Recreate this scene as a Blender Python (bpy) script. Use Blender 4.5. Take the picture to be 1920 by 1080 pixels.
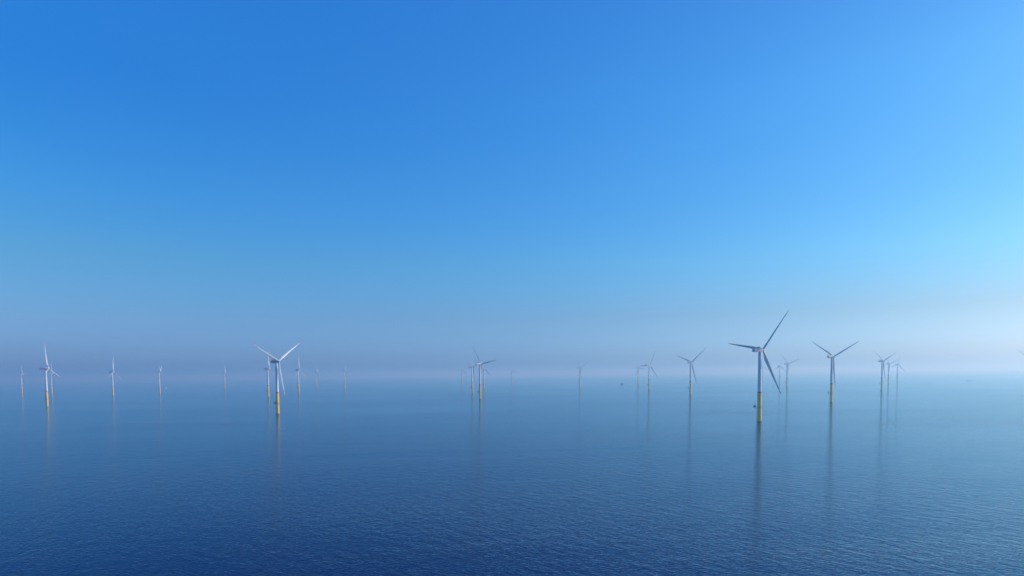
import bpy, bmesh, math, random
from mathutils import Vector, Matrix
for o in list(bpy.data.objects): bpy.data.objects.remove(o)
scn = bpy.context.scene
C = scn.collection
R = math.radians

# ------------------------------------------------------------------ camera
cam_h, pitch, roll = 77.74, R(3.017), R(0.697)
F_PX = 1280.0
cd = bpy.data.cameras.new('camera'); cam = bpy.data.objects.new('camera', cd); C.objects.link(cam)
cd.sensor_width = 36.0; cd.lens = 36.0*F_PX/1920.0
cd.shift_y = (768.72-540.0)/1920.0
cd.clip_start = 1.0; cd.clip_end = 200000.0
fw = Vector((0, math.cos(pitch), -math.sin(pitch))); u0 = Vector((0, math.sin(pitch), math.cos(pitch))); X = Vector((1, 0, 0))
rt = math.cos(roll)*X - math.sin(roll)*u0; up = math.sin(roll)*X + math.cos(roll)*u0
cam.matrix_world = Matrix(((rt.x, up.x, -fw.x, 0), (rt.y, up.y, -fw.y, 0), (rt.z, up.z, -fw.z, cam_h), (0, 0, 0, 1)))
scn.camera = cam
scn.render.resolution_x = 1024; scn.render.resolution_y = 576

# ------------------------------------------------------------------ sky, sun, exposure
SUN_AZ, SUN_EL = R(83), R(30)
world = bpy.data.worlds.new('World'); scn.world = world; world.use_nodes = True
nt = world.node_tree; nt.nodes.clear()
def N(tree, t, **kw):
    n = tree.nodes.new(t)
    for k, v in kw.items(): setattr(n, k, v)
    return n
sky = N(nt, 'ShaderNodeTexSky', sky_type='NISHITA')
sky.sun_disc = False; sky.sun_elevation = SUN_EL; sky.sun_rotation = SUN_AZ
sky.altitude = 0; sky.air_density = SKY_AIR = 1.0; sky.dust_density = 1.0; sky.ozone_density = 2.0
bg = N(nt, 'ShaderNodeBackground'); bg.inputs['Strength'].default_value = 0.1
wo = N(nt, 'ShaderNodeOutputWorld')
# the clear maritime air of the day: a deeper, more saturated blue than the plain sky model
sep = N(nt, 'ShaderNodeSeparateColor'); com = N(nt, 'ShaderNodeCombineColor')
nt.links.new(sky.outputs[0], sep.inputs[0])
GAMMA = (1.6, 1.15, 0.739)                    # contrast across the sky, per channel
# tint of the air by height above the horizon, away from the sun and towards it
AIR_Z = (0.0, 0.04, 0.079, 0.154, 0.226, 0.358, 0.469)
AIR_LO = ((0.70, 0.83, 1.26), (0.69, 0.82, 1.24), (0.83, 0.90, 1.165), (0.90, 1.09, 1.14), (0.76, 1.21, 1.35), (0.58, 1.27, 1.50), (0.80, 1.60, 1.70))
AIR_HI = ((1.03, 1.26, 1.60), (1.03, 1.24, 1.59), (1.01, 1.05, 1.22), (1.02, 1.32, 1.44), (1.00, 1.34, 1.49), (1.16, 1.50, 1.58), (1.00, 1.30, 1.45))
AMAX = 5.0
geo = N(nt, 'ShaderNodeTexCoord'); sxyz = N(nt, 'ShaderNodeSeparateXYZ'); nt.links.new(geo.outputs['Generated'], sxyz.inputs[0])
def air_ramp(table):
    ramp = N(nt, 'ShaderNodeValToRGB'); cr = ramp.color_ramp
    while len(cr.elements) < len(table): cr.elements.new(0.5)
    for e, pos, col in zip(cr.elements, AIR_Z, table): e.position = pos; e.color = (col[0]/AMAX, col[1]/AMAX, col[2]/AMAX, 1)
    nt.links.new(sxyz.outputs[2], ramp.inputs[0]); return ramp
dp = N(nt, 'ShaderNodeVectorMath', operation='DOT_PRODUCT'); dp.inputs[1].default_value = (math.sin(SUN_AZ), math.cos(SUN_AZ), 0)
nt.links.new(geo.outputs['Generated'], dp.inputs[0])
sunward = N(nt, 'ShaderNodeMapRange'); sunward.inputs['From Min'].default_value = -0.48; sunward.inputs['From Max'].default_value = 0.68
nt.links.new(dp.outputs['Value'], sunward.inputs[0])
mxa = N(nt, 'ShaderNodeMix', data_type='RGBA'); nt.links.new(sunward.outputs[0], mxa.inputs[0])
nt.links.new(air_ramp(AIR_LO).outputs[0], mxa.inputs[6]); nt.links.new(air_ramp(AIR_HI).outputs[0], mxa.inputs[7])
rs = N(nt, 'ShaderNodeSeparateColor'); nt.links.new(mxa.outputs[2], rs.inputs[0])
def wm(op, a, b):
    m = N(nt, 'ShaderNodeMath', operation=op)
    for i, v in enumerate((a, b)):
        if isinstance(v, (int, float)): m.inputs[i].default_value = v
        else: nt.links.new(v, m.inputs[i])
    return m.outputs[0]
for i in range(3):
    p = wm('POWER', wm('MINIMUM', sep.outputs[i], 14.0), GAMMA[i])
    g = wm('MULTIPLY', rs.outputs[i], AMAX*10*0.1**GAMMA[i])
    nt.links.new(wm('MULTIPLY', p, g), com.inputs[i])
nt.links.new(com.outputs[0], bg.inputs['Color']); nt.links.new(bg.outputs[0], wo.inputs['Surface'])
sl = bpy.data.lights.new('sun', 'SUN'); sl.energy = 4.2; sl.angle = R(0.5); sl.color = (1.0, 0.95, 0.88)
sun = bpy.data.objects.new('sun', sl); C.objects.link(sun)
sdir = Vector((math.sin(SUN_AZ)*math.cos(SUN_EL), math.cos(SUN_AZ)*math.cos(SUN_EL), math.sin(SUN_EL)))
sun.rotation_euler = sdir.to_track_quat('Z', 'Y').to_euler()
sun.location = (0, 0, 400)
vs = scn.view_settings; vs.view_transform = 'Standard'; vs.look = 'None'; vs.gamma = 1.0; vs.exposure = 0.0
scn.cycles.volume_bounces = 1

# ------------------------------------------------------------------ helpers
def mat(name, col, rough=0.5, metal=0.0, wear=0.0, spec=0.5):
    m = bpy.data.materials.new(name); m.use_nodes = True; t = m.node_tree; b = t.nodes['Principled BSDF']
    b.inputs['Roughness'].default_value = rough; b.inputs['Metallic'].default_value = metal
    b.inputs['Specular IOR Level'].default_value = spec
    if wear > 0:
        tc = N(t, 'ShaderNodeTexCoord'); mp = N(t, 'ShaderNodeMapping'); mp.inputs['Scale'].default_value = (1.0, 1.0, 0.12)
        no = N(t, 'ShaderNodeTexNoise'); no.inputs['Scale'].default_value = 0.6; no.inputs['Detail'].default_value = 5
        mr = N(t, 'ShaderNodeMapRange'); mr.inputs['From Min'].default_value = 0.35; mr.inputs['From Max'].default_value = 0.75
        mx = N(t, 'ShaderNodeMix', data_type='RGBA')
        mx.inputs[6].default_value = (*col, 1); mx.inputs[7].default_value = (*[c*(1-wear) for c in col], 1)
        t.links.new(tc.outputs['Object'], mp.inputs[0]); t.links.new(mp.outputs[0], no.inputs['Vector'])
        t.links.new(no.outputs[0], mr.inputs[0]); t.links.new(mr.outputs[0], mx.inputs[0]); t.links.new(mx.outputs[2], b.inputs['Base Color'])
    else: b.inputs['Base Color'].default_value = (*col, 1)
    return m
M_WHITE = mat('light_grey_paint', (0.56, 0.58, 0.60), 0.45, wear=0.08)
M_BLADE = mat('blade_gelcoat', (0.45, 0.47, 0.50), 0.4, wear=0.06)
M_RED = mat('red_paint', (0.60, 0.02, 0.08), 0.45, wear=0.12)
M_YEL = mat('yellow_paint', (0.80, 0.45, 0.05), 0.5, wear=0.15)
def tidal(m):      # dark weed and wet steel in the splash zone just above the water
    t = m.node_tree; b = t.nodes['Principled BSDF']; src = b.inputs['Base Color'].links[0].from_socket
    tc = N(t, 'ShaderNodeTexCoord'); sx = N(t, 'ShaderNodeSeparateXYZ'); t.links.new(tc.outputs['Object'], sx.inputs[0])
    no = N(t, 'ShaderNodeTexNoise'); no.inputs['Scale'].default_value = 1.2; no.inputs['Detail'].default_value = 4; t.links.new(tc.outputs['Object'], no.inputs['Vector'])
    ad = N(t, 'ShaderNodeMath', operation='MULTIPLY_ADD'); ad.inputs[1].default_value = 3.0; t.links.new(no.outputs[0], ad.inputs[0]); t.links.new(sx.outputs[2], ad.inputs[2])
    mr = N(t, 'ShaderNodeMapRange'); mr.inputs['From Min'].default_value = 2.0; mr.inputs['From Max'].default_value = 2.6
    mr.inputs['To Min'].default_value = 1.0; mr.inputs['To Max'].default_value = 0.0; t.links.new(ad.outputs[0], mr.inputs[0])
    mx = N(t, 'ShaderNodeMix', data_type='RGBA'); mx.inputs[7].default_value = (0.06, 0.07, 0.03, 1)
    t.links.new(mr.outputs[0], mx.inputs[0]); t.links.new(src, mx.inputs[6]); t.links.new(mx.outputs[2], b.inputs['Base Color'])
tidal(M_YEL)
M_DARK = mat('dark_galvanised_steel', (0.035, 0.04, 0.045), 0.6, 0.0, wear=0.2)
M_GLASS = mat('dark_window', (0.02, 0.03, 0.04), 0.15)
M_HULLD = mat('dark_blue_hull_paint', (0.03, 0.05, 0.10), 0.4, wear=0.1)
M_SAIL = mat('white_sailcloth', (0.80, 0.80, 0.78), 0.8)
M_HULLW = mat('white_hull_paint', (0.75, 0.76, 0.77), 0.35)

def obj(name, bm, mats, parent=None, smooth=False):
    bmesh.ops.recalc_face_normals(bm, faces=bm.faces)
    me = bpy.data.meshes.new(name); bm.to_mesh(me); bm.free()
    for m in (mats if isinstance(mats, (list, tuple)) else [mats]): me.materials.append(m)
    if smooth:
        me.polygons.foreach_set('use_smooth', [True]*len(me.polygons)); me.set_sharp_from_angle(angle=R(32))
    o = bpy.data.objects.new(name, me); C.objects.link(o)
    if parent: o.parent = parent
    return o
def box(bm, cx, cy, cz, sx, sy, sz, mi=0, bev=0.0):
    r = bmesh.ops.create_cube(bm, size=1.0); vs_ = r['verts']
    for v in vs_: v.co = Vector((cx+v.co.x*sx, cy+v.co.y*sy, cz+v.co.z*sz))
    fs = {f for v in vs_ for f in v.link_faces}
    for f in fs: f.material_index = mi
    if bev:
        es = list({e for v in vs_ for e in v.link_edges})
        r = bmesh.ops.bevel(bm, geom=es, offset=bev, segments=3, affect='EDGES', profile=0.5)
        for f in r['faces']: f.material_index = mi
def lathe(bm, prof, n=32, mi=0, cx=0, cy=0, cap=True):
    rings = []
    for r, z in prof:
        rings.append([bm.verts.new((cx+r*math.cos(2*math.pi*k/n), cy+r*math.sin(2*math.pi*k/n), z)) for k in range(n)])
    for a, b in zip(rings, rings[1:]):
        for k in range(n):
            f = bm.faces.new((a[k], a[(k+1) % n], b[(k+1) % n], b[k])); f.material_index = mi
    if cap:
        for q in (rings[0], rings[-1]):
            f = bm.faces.new(q); f.material_index = mi
def tube(bm, a, b, r, n=6, mi=0):
    a, b = Vector(a), Vector(b); d = (b-a).normalized()
    s = d.orthogonal().normalized(); t = d.cross(s)
    r1 = [bm.verts.new(a+(s*math.cos(2*math.pi*k/n)+t*math.sin(2*math.pi*k/n))*r) for k in range(n)]
    r2 = [bm.verts.new(b+(s*math.cos(2*math.pi*k/n)+t*math.sin(2*math.pi*k/n))*r) for k in range(n)]
    for k in range(n):
        f = bm.faces.new((r1[k], r1[(k+1) % n], r2[(k+1) % n], r2[k])); f.material_index = mi
    for q in (r1, r2): f = bm.faces.new(q); f.material_index = mi
def tag(o, label, cat, group=None):
    o['label'] = label; o['category'] = cat
    if group: o['group'] = group

# ------------------------------------------------------------------ the sea
SEA = 45000.0
bm = bmesh.new()
rings = [0, 150, 400, 1000, 2500, 6000, 12000, 24000, SEA]
n = 48; prev = None; centre = bm.verts.new((0, 0, 0))
for r in rings[1:]:
    cur = [bm.verts.new((r*math.cos(2*math.pi*k/n), r*math.sin(2*math.pi*k/n), 0)) for k in range(n)]
    for k in range(n):
        if prev is None: bm.faces.new((centre, cur[k], cur[(k+1) % n]))
        else: bm.faces.new((prev[k], cur[k], cur[(k+1) % n], prev[(k+1) % n]))
    prev = cur
mw = bpy.data.materials.new('sea_water'); mw.use_nodes = True; t = mw.node_tree; t.nodes.clear()
# deep water: a dark blue body under a mirror that strengthens towards grazing angles
body = N(t, 'ShaderNodeBsdfDiffuse'); body.inputs['Color'].default_value = (0.0, 0.003, 0.055, 1)
gl = N(t, 'ShaderNodeBsdfGlossy'); gl.inputs['Color'].default_value = (0.38, 0.82, 1.0, 1); gl.inputs['Roughness'].default_value = 0.06
mxs = N(t, 'ShaderNodeMixShader'); mo = N(t, 'ShaderNodeOutputMaterial')
t.links.new(body.outputs[0], mxs.inputs[1]); t.links.new(gl.outputs[0], mxs.inputs[2]); t.links.new(mxs.outputs[0], mo.inputs['Surface'])
tc = N(t, 'ShaderNodeTexCoord')
def wave(rotdeg, sx, sy, scale, detail, dist=0.3, rough=0.5):
    mp = N(t, 'ShaderNodeMapping', vector_type='TEXTURE'); mp.inputs['Rotation'].default_value = (0, 0, R(rotdeg)); mp.inputs['Scale'].default_value = (sx, sy, 1)
    no = N(t, 'ShaderNodeTexNoise'); no.inputs['Scale'].default_value = scale; no.inputs['Detail'].default_value = detail
    no.inputs['Distortion'].default_value = dist; no.inputs['Roughness'].default_value = rough
    t.links.new(tc.outputs['Object'], mp.inputs[0]); t.links.new(mp.outputs[0], no.inputs['Vector'])
    return no.outputs[0]
def mth(op, a, b_):
    m = N(t, 'ShaderNodeMath', operation=op)
    for i, v in enumerate((a, b_)):
        if isinstance(v, (int, float)): m.inputs[i].default_value = v
        else: t.links.new(v, m.inputs[i])
    return m.outputs[0]
CREST = 145.0     # direction the crests run, degrees from +X
w1 = wave(CREST, 3.0, 1.0, 0.8, 3, 0.35)
w2 = wave(CREST+30, 2.8, 1.0, 1.7, 2, 0.2)
w3 = wave(CREST-25, 2.5, 1.0, 0.2, 2, 0.2)
hgt = mth('ADD', mth('ADD', mth('MULTIPLY', w1, 0.27), mth('MULTIPLY', w2, 0.09)), mth('MULTIPLY', w3, 0.33))
# wind patches: calmer and rougher water, hundreds of metres across
pat = wave(6, 2.2, 1.0, 0.0035, 4, 0.5, 0.55)
mr = N(t, 'ShaderNodeMapRange'); mr.inputs['From Min'].default_value = 0.35; mr.inputs['From Max'].default_value = 0.65
mr.inputs['To Min'].default_value = 0.45; mr.inputs['To Max'].default_value = 1.2
t.links.new(pat, mr.inputs[0])
stk = wave(-3, 9.0, 1.0, 0.006, 2, 0.3, 0.5)          # narrow streaks of ruffled water
ms = N(t, 'ShaderNodeMapRange'); ms.inputs['From Min'].default_value = 0.60; ms.inputs['From Max'].default_value = 0.68
ms.inputs['To Min'].default_value = 1.0; ms.inputs['To Max'].default_value = 1.35
t.links.new(stk, ms.inputs[0])
bp = N(t, 'ShaderNodeBump'); bp.inputs['Distance'].default_value = 1.0; bp.inputs['Strength'].default_value = 1.0
t.links.new(mth('MULTIPLY', hgt, mth('MULTIPLY', mth('MULTIPLY', mr.outputs[0], ms.outputs[0]), 1.45)), bp.inputs['Height'])
for nd in (body, gl): t.links.new(bp.outputs[0], nd.inputs['Normal'])
# Fresnel reflectance of water (n = 1.33), split into its s and p parts: skylight is polarised
# strongest at right angles to the sun, and the sea mirrors that part of the sky more weakly
gm = N(t, 'ShaderNodeNewGeometry')
def vdot(a, b_):
    d = N(t, 'ShaderNodeVectorMath', operation='DOT_PRODUCT')
    for i, v in enumerate((a, b_)):
        if isinstance(v, tuple): d.inputs[i].default_value = v
        else: t.links.new(v, d.inputs[i])
    return d.outputs['Value']
n2 = 1.333**2
c = mth('MAXIMUM', vdot(gm.outputs['Incoming'], bp.outputs[0]), 0.02)
g = mth('SQRT', mth('ADD', mth('MULTIPLY', c, c), n2-1.0), 0.0)
nc = mth('MULTIPLY', c, n2)
Rp = mth('POWER', mth('DIVIDE', mth('SUBTRACT', g, nc), mth('ADD', g, nc)), 2.0)
Rs = mth('POWER', mth('DIVIDE', mth('SUBTRACT', g, c), mth('ADD', g, c)), 2.0)
Rp = mth('ABSOLUTE', Rp, 0.0)
cg = vdot(gm.outputs['Incoming'], (-sdir.x, -sdir.y, sdir.z))          # cosine between mirrored ray and sun
c2 = mth('MULTIPLY', cg, cg)
dop = mth('DIVIDE', mth('SUBTRACT', 1.0, c2), mth('ADD', 1.0, c2))
wp_ = mth('ADD', mth('MULTIPLY', dop, 0.5), 0.5)
refl = mth('ADD', mth('MULTIPLY', Rp, wp_), mth('MULTIPLY', Rs, mth('SUBTRACT', 1.0, wp_)))
t.links.new(refl, mxs.inputs[0])
tint = N(t, 'ShaderNodeMix', data_type='RGBA')       # the water's tint fades from the mirror image at grazing angles
tint.inputs[6].default_value = (0.38, 0.82, 1.0, 1); tint.inputs[7].default_value = (0.74, 0.97, 1, 1)
t.links.new(mth('MINIMUM', mth('MULTIPLY', refl, 1.1), 1.0), tint.inputs[0]); t.links.new(tint.outputs[2], gl.inputs['Color'])
sea = obj('water', bm, mw); sea['kind'] = 'structure'

# ------------------------------------------------------------------ wind turbine
HUB_Z, BLADE_R, TILT = 110.0, 73.7, R(5)
PLAT_Z, RED_Z = 22.0, 43.4
PLAT_AZ = R(-60)      # the side the crane deck sticks out to
def chord(s):      # s = metres from the rotor axis
    pts = [(1.5, 2.9), (4, 2.9), (9, 3.7), (15, 4.9), (20, 4.8), (35, 3.5), (50, 2.5), (62, 1.75), (70, 1.15), (72.6, 0.7), (73.7, 0.12)]
    for (a, ca), (b_, cb) in zip(pts, pts[1:]):
        if s <= b_: return ca+(cb-ca)*(s-a)/(b_-a)
    return pts[-1][1]
def blade_mesh(s0, s1, steps, mats_at=None):
    bm = bmesh.new(); rings = []; m = 16
    for i in range(steps+1):
        s = s0+(s1-s0)*i/steps
        c = chord(s); q = min(1.0, max(0.0, (s-4)/12.0)); q = q*q*(3-2*q)
        tw = -R(20+16*(1-min(1, (s/60.0)))**1.4); tk = 0.30-0.15*min(1, s/50.0)
        pre = 4.5*(s/BLADE_R)**1.8
        ring = []
        for k in range(m):
            a = 2*math.pi*k/m
            cx, cy = math.cos(a), math.sin(a)
            x0, y0 = c/2*cx, c/2*cy                                  # round root
            xa = c*(0.5*cx+0.18)                                     # aerofoil: blunt nose, sharp trailing edge
            ya = c*tk*cy*0.62*(0.35+0.65*(0.5-0.5*cx)**0.6)
            x, y = x0*(1-q)+xa*q, y0*(1-q)+ya*q
            xr, yr = x*math.cos(tw)-y*math.sin(tw), x*math.sin(tw)+y*math.cos(tw)
            ring.append(bm.verts.new((xr, yr+pre, s)))               # x in the rotor plane, +y upwind
        rings.append((s, ring))
    for (sa, a), (sb, b_) in zip(rings, rings[1:]):
        for k in range(m):
            f = bm.faces.new((a[k], a[(k+1) % m], b_[(k+1) % m], b_[k]))
            if mats_at and mats_at((sa+sb)/2): f.material_index = 1
    bm.faces.new(rings[0][1]); bm.faces.new(rings[-1][1])
    return bm
def make_turbine():
    root = bpy.data.objects.new('wind_turbine', None); C.objects.link(root)
    # transition piece
    bm = bmesh.new()
    lathe(bm, [(3.25, -0.8), (3.25, 8), (3.35, 8.05), (3.35, 8.5), (3.25, 8.55), (3.25, PLAT_Z-0.4), (3.2, RED_Z-0.35), (3.32, RED_Z-0.3), (3.32, RED_Z-0.02)], 40)
    obj('transition_piece', bm, M_YEL, root, True)
    bm = bmesh.new(); lathe(bm, [(3.19, RED_Z), (3.15, RED_Z+2.6)], 40); obj('red_band', bm, M_RED, root, True)
    bm = bmesh.new()
    prof = [(3.14, RED_Z+2.61)]
    z0, z1 = RED_Z+2.61, HUB_Z-2.6
    for j, fr in enumerate((0.33, 0.66)):
        zz = z0+(z1-z0)*fr; rr = 3.14+(2.25-3.14)*fr
        prof += [(rr, zz-0.12), (rr+0.05, zz-0.1), (rr+0.05, zz+0.1), (rr, zz+0.12)]
    prof.append((2.25, z1)); lathe(bm, prof, 40); obj('tower', bm, M_WHITE, root, True)
    bm = bmesh.new(); a = PLAT_AZ+R(150)
    d = Vector((math.sin(a), math.cos(a), 0))
    # platform: ring deck plus a crane deck sticking out
    ux = Vector((math.sin(PLAT_AZ), math.cos(PLAT_AZ), 0)); uy = Vector((-ux.y, ux.x, 0))
    def wp(u, v, z): q = ux*u+uy*v; return (q.x, q.y, z)
    n = 32
    bm = bmesh.new()
    for zz in (0, 1):
        pass
    inner = [(3.26*math.cos(2*math.pi*k/n), 3.26*math.sin(2*math.pi*k/n)) for k in range(n)]
    outer = [(5.2*math.cos(2*math.pi*k/n), 5.2*math.sin(2*math.pi*k/n)) for k in range(n)]
    L = {}
    for z in (PLAT_Z-0.25, PLAT_Z):
        L[z] = ([bm.verts.new((*p, z)) for p in inner], [bm.verts.new((*p, z)) for p in outer])
    lo, hi = L[PLAT_Z-0.25], L[PLAT_Z]
    for k in range(n):
        j = (k+1) % n
        bm.faces.new((hi[0][k], hi[0][j], hi[1][j], hi[1][k])); bm.faces.new((lo[0][k], lo[1][k], lo[1][j], lo[0][j]))
        bm.faces.new((hi[1][k], hi[1][j], lo[1][j], lo[1][k])); bm.faces.new((hi[0][k], lo[0][k], lo[0][j], hi[0][j]))
    pv = [wp(u, v, z) for z in (PLAT_Z-0.22, PLAT_Z+0.03) for (u, v) in ((4.6, -2.4), (8.6, -2.4), (8.6, 2.4), (4.6, 2.4))]
    q = [bm.verts.new(p) for p in pv]
    for f in ((0, 1, 2, 3), (4, 5, 6, 7), (0, 1, 5, 4), (1, 2, 6, 5), (2, 3, 7, 6), (3, 0, 4, 7)): bm.faces.new([q[i] for i in f])
    for v in (-1.8, 1.8): tube(bm, wp(3.2, v*0.6, PLAT_Z-4.0), wp(8.0, v, PLAT_Z-0.3), 0.16)
    plat = obj('access_platform', bm, M_DARK, root)
    bm = bmesh.new()
    for k in range(24):
        a = 2*math.pi*k/24
        x, y = 5.1*math.cos(a), 5.1*math.sin(a)
        if Vector((x, y, 0)).normalized().dot(ux) > 0.88: continue
        tube(bm, (x, y, PLAT_Z), (x, y, PLAT_Z+1.15), 0.04, 4)
        a2 = a+2*math.pi/24; x2, y2 = 5.1*math.cos(a2), 5.1*math.sin(a2)
        for hz in (0.6, 1.15): tube(bm, (x, y, PLAT_Z+hz), (x2, y2, PLAT_Z+hz), 0.035, 4)
    cs = [wp(4.9, -2.3, 0), wp(8.5, -2.3, 0), wp(8.5, 2.3, 0), wp(4.9, 2.3, 0)]
    for a, b_ in zip(cs, cs[1:]):
        for hz in (0.6, 1.15): tube(bm, (a[0], a[1], PLAT_Z+hz), (b_[0], b_[1], PLAT_Z+hz), 0.035, 4)
        for f in (0, 0.5, 1): tube(bm, (a[0]+(b_[0]-a[0])*f, a[1]+(b_[1]-a[1])*f, PLAT_Z), (a[0]+(b_[0]-a[0])*f, a[1]+(b_[1]-a[1])*f, PLAT_Z+1.15), 0.04, 4)
    obj('railing', bm, M_DARK, plat)
    bm = bmesh.new()       # davit crane and equipment cabinet on the deck
    tube(bm, wp(6.0, -1.4, PLAT_Z), wp(6.0, -1.4, PLAT_Z+4.2), 0.22, 8); tube(bm, wp(6.0, -1.4, PLAT_Z+4.1), wp(8.2, 0.6, PLAT_Z+6.6), 0.16, 8)
    tube(bm, wp(6.0, -1.4, PLAT_Z+2.4), wp(7.2, -0.3, PLAT_Z+5.3), 0.10, 6)
    obj('davit_crane', bm, M_DARK, plat)
    bm = bmesh.new()
    q = [bm.verts.new(wp(u, v, z)) for z in (PLAT_Z+0.05, PLAT_Z+2.9) for (u, v) in ((5.7, -0.8), (8.4, -0.8), (8.4, 2.1), (5.7, 2.1))]
    for f in ((0, 1, 2, 3), (4, 5, 6, 7), (0, 1, 5, 4), (1, 2, 6, 5), (2, 3, 7, 6), (3, 0, 4, 7)): bm.faces.new([q[i] for i in f])
    bmesh.ops.bevel(bm, geom=list(bm.edges), offset=0.08, segments=1, affect='EDGES')
    obj('equipment_cabinet', bm, M_DARK, plat)
    bm = bmesh.new()       # boat landing: two fender tubes and a ladder
    for v in (-0.9, 0.9):
        tube(bm, wp(4.7, v, -0.7), wp(4.7, v, 12), 0.2, 8)
        for z in (1.5, 6.5, 11.5): tube(bm, wp(3.1, v, z), wp(4.7, v, z), 0.12, 6)
    for v in (-0.3, 0.3): tube(bm, wp(4.1, v, -0.6), wp(4.1, v, PLAT_Z), 0.05, 4)
    for i in range(56): tube(bm, wp(4.1, -0.3, -0.4+i*0.4), wp(4.1, 0.3, -0.4+i*0.4), 0.03, 4)
    obj('boat_landing', bm, M_YEL, root)
    # nacelle (forward = +Y)
    bm = bmesh.new()
    secs = [(-14.6, 2.3, 2.3), (-14.2, 2.75, 2.75), (-8, 3.0, 3.0), (0, 3.05, 3.05), (2.6, 2.9, 2.9), (4.1, 2.2, 2.3)]
    prevr = None; m = 28
    for y, hw, hh in secs:
        ring = []
        for k in range(m):
            a = 2*math.pi*(k+0.5)/m; c, s = math.cos(a), math.sin(a); e = 0.45
            ring.append(bm.verts.new((hw*math.copysign(abs(c)**e, c), y, HUB_Z+y*math.tan(TILT)*0.25+hh*math.copysign(abs(s)**e, s))))
        if prevr:
            for k in range(m): bm.faces.new((prevr[k], prevr[(k+1) % m], ring[(k+1) % m], ring[k]))
        else: bm.faces.new(ring)
        prevr = ring
    bm.faces.new(prevr)
    nac = obj('nacelle', bm, M_WHITE, root, True)
    bm = bmesh.new()
    for s in (-1, 1): box(bm, s*3.06, -4.4, HUB_Z-0.15, 0.12, 12.2, 1.5)
    st = obj('red_stripe', bm, M_RED, nac)
    bm = bmesh.new(); box(bm, 0, -3.0, HUB_Z+3.75, 3.6, 3.4, 1.9, bev=0.15)
    for x in (-1.1, 0, 1.1): box(bm, x, -3.0, HUB_Z+4.75, 0.35, 3.0, 0.2)
    obj('cooler', bm, M_DARK, nac)
    bm = bmesh.new()
    box(bm, 0, -10.2, HUB_Z+3.05, 5.2, 6.4, 0.18)
    for (x0, y0), (x1, y1) in (((-2.6, -13.4), (2.6, -13.4)), ((2.6, -13.4), (2.6, -7.0)), ((-2.6, -7.0), (-2.6, -13.4))):
        for h in (0.55, 1.1): tube(bm, (x0, y0, HUB_Z+3.1+h), (x1, y1, HUB_Z+3.1+h), 0.05, 4)
        for f in (0, .25, .5, .75, 1): tube(bm, (x0+(x1-x0)*f, y0+(y1-y0)*f, HUB_Z+3.1), (x0+(x1-x0)*f, y0+(y1-y0)*f, HUB_Z+4.2), 0.05, 4)
    obj('hoist_platform', bm, M_RED, nac)
    bm = bmesh.new()
    tube(bm, (-1.6, -14.0, HUB_Z+2.5), (-1.6, -14.0, HUB_Z+6.4), 0.07); tube(bm, (-2.1, -14.0, HUB_Z+6.1), (-1.1, -14.0, HUB_Z+6.1), 0.05)
    tube(bm, (-2.1, -14.0, HUB_Z+6.1), (-2.1, -14.0, HUB_Z+6.6), 0.09); tube(bm, (-1.1, -14.0, HUB_Z+6.1), (-1.1, -14.0, HUB_Z+6.6), 0.09)
    obj('weather_mast', bm, M_DARK, nac)
    # hub and spinner, local frame: origin at the rotor centre, +Y upwind
    bm = bmesh.new()
    lathe(bm, [(2.1, -2.9), (2.3, -2.5), (2.45, -1.2), (2.45, 0.8), (2.2, 1.9), (1.6, 2.8), (0.8, 3.35), (0.05, 3.5)], 28)
    for v in bm.verts: v.co = Vector((v.co.x, v.co.z, -v.co.y))
    hub = obj('rotor_hub', bm, M_WHITE, root, True)
    blades = []
    for i in range(3):
        b_ = obj('blade', blade_mesh(1.6, BLADE_R-4.0, 44, lambda s: BLADE_R-12.5 < s < BLADE_R-8.3), [M_BLADE, M_RED], root, True)
        obj('blade_tip', blade_mesh(BLADE_R-4.0, BLADE_R, 6), M_RED, b_, True)
        blades.append(b_)
    for b_ in blades[1:]:
        b_.data = blades[0].data; b_.children[0].data = blades[0].children[0].data
    return root
def dup(src):
    r = src.copy(); C.objects.link(r)
    for ch in list(src.children):
        c = ch.copy(); C.objects.link(c); c.parent = r
        for g in list(ch.children):
            d = g.copy(); C.objects.link(d); d.parent = c
    return r
def pose(root, x, y, yaw, th):
    root.location = (x, y, 0)
    rz = Matrix.Rotation(-R(yaw), 4, 'Z'); tilt = Matrix.Rotation(TILT, 4, 'X')
    centre = Vector((0, 7*math.cos(TILT), HUB_Z+7*math.sin(TILT)))
    k = 0
    for ch in root.children:
        base = ch.name.split('.')[0]
        if base == 'nacelle': ch.matrix_basis = rz
        elif base == 'rotor_hub': ch.matrix_basis = rz @ Matrix.Translation(centre) @ tilt
        elif base == 'blade':
            a = R(th+120*k); k += 1
            ch.matrix_basis = rz @ Matrix.Translation(centre) @ tilt @ Matrix.Rotation(-ROT_SIGN*a, 4, 'Y')
ROT_SIGN = -1
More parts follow.
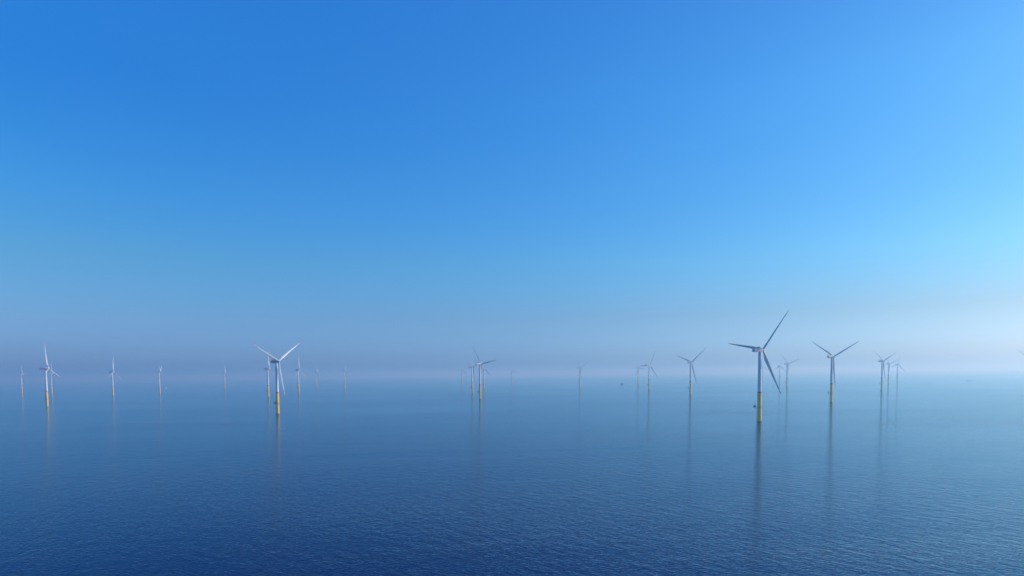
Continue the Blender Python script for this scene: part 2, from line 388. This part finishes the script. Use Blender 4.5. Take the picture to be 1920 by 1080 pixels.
# x, y, compass yaw of the rotor, rotor angle, label
T = [
 (-2768.4, 3860.4, 57.8, 30.1, "small hazy turbine nearest the left edge, left of the tall one with upright white blade"),
 (-1337.4, 1963.9, 76.1, 8.7, "tall turbine near the left edge with bright white upright blade and yellow foot"),
 (-2506.5, 3722.0, 59.4, 13.4, "faint small turbine just behind the right blade of the tall left-hand turbine"),
 (-1827.0, 3129.4, 86.3, 115.1, "slim distant turbine with one upright blade, next right of the tall left-hand pair"),
 (-1796.2, 3485.4, 70.0, 58.6, "distant edge-on turbine with narrow V of blades beside the tiny sailing boat"),
 (-2000.2, 4763.1, 71.1, 103.0, "pale lone edge-on turbine left of the big sunlit turbine with yellow foot"),
 (-937.3, 2629.4, 81.7, 1.6, "slim turbine with yellow foot close behind and left of the big sunlit turbine"),
 (-492.2, 1433.4, 118.1, 63.3, "big turbine in the left half with sunlit white hub and blades in wide V"),
 (-1051.2, 3369.9, 99.0, 118.0, "distant turbine with upright blade and drooping dark blade right of the big sunlit one"),
 (-1405.4, 4921.6, 79.7, 45.6, "faintest tiny turbine between two distant ones right of the big sunlit turbine"),
 (-1088.1, 4452.8, 76.2, 61.2, "lone tiny edge-on turbine left of the wide gap before the centre cluster"),
 (-378.7, 5210.0, 61.8, 117.0, 'faint tiny turbine at the left end of the centre cluster'),
 (-168.2, 2918.6, 68.7, 72.4, "grey turbine immediately left of the largest one in the centre cluster"),
 (-99.7, 2152.0, 50.2, 81.4, "largest turbine of the centre cluster with dark blades and orange-lit foot"),
 (-153.7, 3797.1, 63.6, 5.8, 'small turbine tucked directly behind the right side of the largest centre cluster turbine'),
 (3.1, 5705.9, 61.0, 112.9, 'faint tiny turbine standing alone just right of the centre cluster'),
 (383.0, 3840.2, 61.6, 69.1, 'lone hazy turbine between the centre cluster and the small dark vessel'),
 (856.2, 4621.6, 66.0, 100.9, "faint turbine between the dark vessel and a pale turbine with left-pointing blade"),
 (625.5, 3108.7, 54.4, 26.4, "pale turbine with one blade pointing straight left, left of a wide V-bladed turbine"),
 (612.8, 2340.5, 52.4, 50.5, "mid-size turbine with wide raised V of blades, next left of the biggest turbine"),
 (1936.0, 5270.1, 76.0, 118.0, 'faintest turbine seen right beside the tower of the biggest turbine'),
 (382.6, 1053.7, 60.2, 39.5, "biggest and nearest turbine with red stripe on nacelle and long dark blades"),
 (1810.4, 4616.5, 74.0, 11.3, "tiny faint turbine between the biggest turbine's lower blade and a larger hazy one"),
 (1316.9, 3266.4, 71.4, 73.1, "hazy turbine just right of the biggest turbine's lower blade, one blade pointing right"),
 (772.4, 1649.1, 60.4, 62.1, "second biggest turbine on the right with symmetric raised V of blades"),
 (1426.7, 2632.6, 82.2, 64.5, 'left and largest of the three hazy turbines overlapping near the right edge'),
 (2115.8, 3836.5, 78.7, 73.8, 'middle of the three hazy turbines overlapping near the right edge'),
 (2563.9, 4541.7, 75.6, 14.2, 'right and faintest of the three hazy turbines overlapping near the right edge'),
 (2378.3, 3124.5, 42.0, 72.8, "turbine mostly outside the right edge, only one blade tip in view"),
]
proto = make_turbine()
roots = [proto]+[dup(proto) for _ in T[1:]]
for r, (x, y, yaw, th, lab) in zip(roots, T):
    pose(r, x, y, yaw, th); tag(r, lab, 'wind turbine', 'turbines of the offshore wind farm')

# ------------------------------------------------------------------ vessels
def hull(bm, L, W, H, z0=-0.8, mi=0, n=14):
    prevr = None
    for i in range(n+1):
        f = i/n; x = (f-0.5)*L
        w = W/2*(1-max(0, (f-0.55)/0.45)**2.2)*(0.86+0.14*min(1, f*5)); w = max(w, 0.03); sh = H*(1+0.35*max(0, f-0.6)**1.5*3)
        ring = [bm.verts.new(p) for p in ((x, -w, sh), (x, -w*0.9, sh*0.35), (x, -w*0.45, z0), (x, w*0.45, z0), (x, w*0.9, sh*0.35), (x, w, sh))]
        if prevr:
            for k in range(6): fc = bm.faces.new((prevr[k], prevr[(k+1) % 6], ring[(k+1) % 6], ring[k])); fc.material_index = mi
        else: bm.faces.new(ring)
        prevr = ring
    bm.faces.new(prevr)
def vessel(name, x, y, rot):
    r = bpy.data.objects.new(name, None); C.objects.link(r); r.location = (x, y, 0); r.rotation_euler = (0, 0, rot); return r
v = vessel('service_vessel', 730, 4520, R(175))
bm = bmesh.new(); hull(bm, 24, 7.5, 3.0); obj('hull', bm, M_HULLD, v)
bm = bmesh.new(); box(bm, 3, 0, 5.0, 8, 5.6, 3.9, bev=0.25); box(bm, 4, 0, 7.9, 4.6, 4.6, 2.0, bev=0.2); wh = obj('wheelhouse', bm, M_HULLD, v)
bm = bmesh.new(); box(bm, 4, 0, 8.1, 4.75, 4.75, 0.8); obj('window', bm, M_GLASS, wh)
bm = bmesh.new(); tube(bm, (2.5, 0, 8.8), (2.5, 0, 16.5), 0.28); tube(bm, (2.5, -1.8, 13), (2.5, 1.8, 13), 0.15); tube(bm, (-9, 0, 3), (-3, 0, 10.5), 0.25); obj('mast', bm, M_DARK, v)
tag(v, 'small dark work vessel with mast far off on the hazy sea between two turbines', 'boat')
v = vessel('cargo_barge', 2900, 4330, R(-33))
bm = bmesh.new(); hull(bm, 28, 7, 1.9); obj('hull', bm, M_HULLD, v)
bm = bmesh.new(); box(bm, -9, 0, 2.9, 5, 4.6, 2.2, bev=0.2); wh = obj('wheelhouse', bm, M_HULLW, v)
bm = bmesh.new(); box(bm, -9, 0, 3.3, 5.12, 4.72, 0.6); obj('window', bm, M_GLASS, wh)
tag(v, 'very faint low flat vessel on the bright horizon near the right edge', 'boat')
v = vessel('sailing_boat', -2560, 5060, R(20))
bm = bmesh.new(); hull(bm, 15, 4.2, 1.5, -0.6); obj('hull', bm, M_HULLW, v)
bm = bmesh.new(); tube(bm, (1, 0, 1.3), (1, 0, 24), 0.12); tube(bm, (1, 0, 2.6), (-5.5, 0, 2.8), 0.1); obj('mast', bm, M_DARK, v)
bm = bmesh.new()
q = [bm.verts.new((x, yy, z)) for yy in (0.02, -0.02) for (x, z) in ((0.8, 3.0), (-5.3, 3.0), (0.8, 23.5))]
q2 = [bm.verts.new((x, yy, z)) for yy in (0.35, 0.31) for (x, z) in ((-2.0, 7.5),)]
bm.faces.new((q[0], q[1], q[2])); bm.faces.new((q[3], q[4], q[5]))
for a, b_ in ((0, 1), (1, 2), (2, 0)): bm.faces.new((q[a], q[b_], q[b_+3], q[a+3]))
for vv in q2: bm.verts.remove(vv)
q = [bm.verts.new((x, yy, z)) for yy in (0.02, -0.02) for (x, z) in ((1.4, 2.6), (7.0, 1.8), (1.2, 20.0))]
bm.faces.new((q[0], q[1], q[2])); bm.faces.new((q[3], q[4], q[5]))
for a, b_ in ((0, 1), (1, 2), (2, 0)): bm.faces.new((q[a], q[b_], q[b_+3], q[a+3]))
obj('sail', bm, M_SAIL, v)
tag(v, 'tiny white sailing boat far off at the right foot of a distant edge-on turbine', 'boat')

# ------------------------------------------------------------------ haze over the sea
bm = bmesh.new(); HT = 196.0
box(bm, 0, 0, (HT-1.2)/2, 2*SEA+400, 2*SEA+400, HT+1.2)
mh = bpy.data.materials.new('sea_haze'); mh.use_nodes = True; t = mh.node_tree; t.nodes.clear()
pv = N(t, 'ShaderNodeVolumePrincipled'); out = N(t, 'ShaderNodeOutputMaterial')
pv.inputs['Color'].default_value = (0.42, 0.72, 0.90, 1); pv.inputs['Absorption Color'].default_value = (0.64, 0.45, 0.12, 1); pv.inputs['Density'].default_value = 1.65e-4; pv.inputs['Anisotropy'].default_value = 0.55
t.links.new(pv.outputs[0], out.inputs['Volume'])
hz = obj('haze', bm, mh); hz['kind'] = 'stuff'
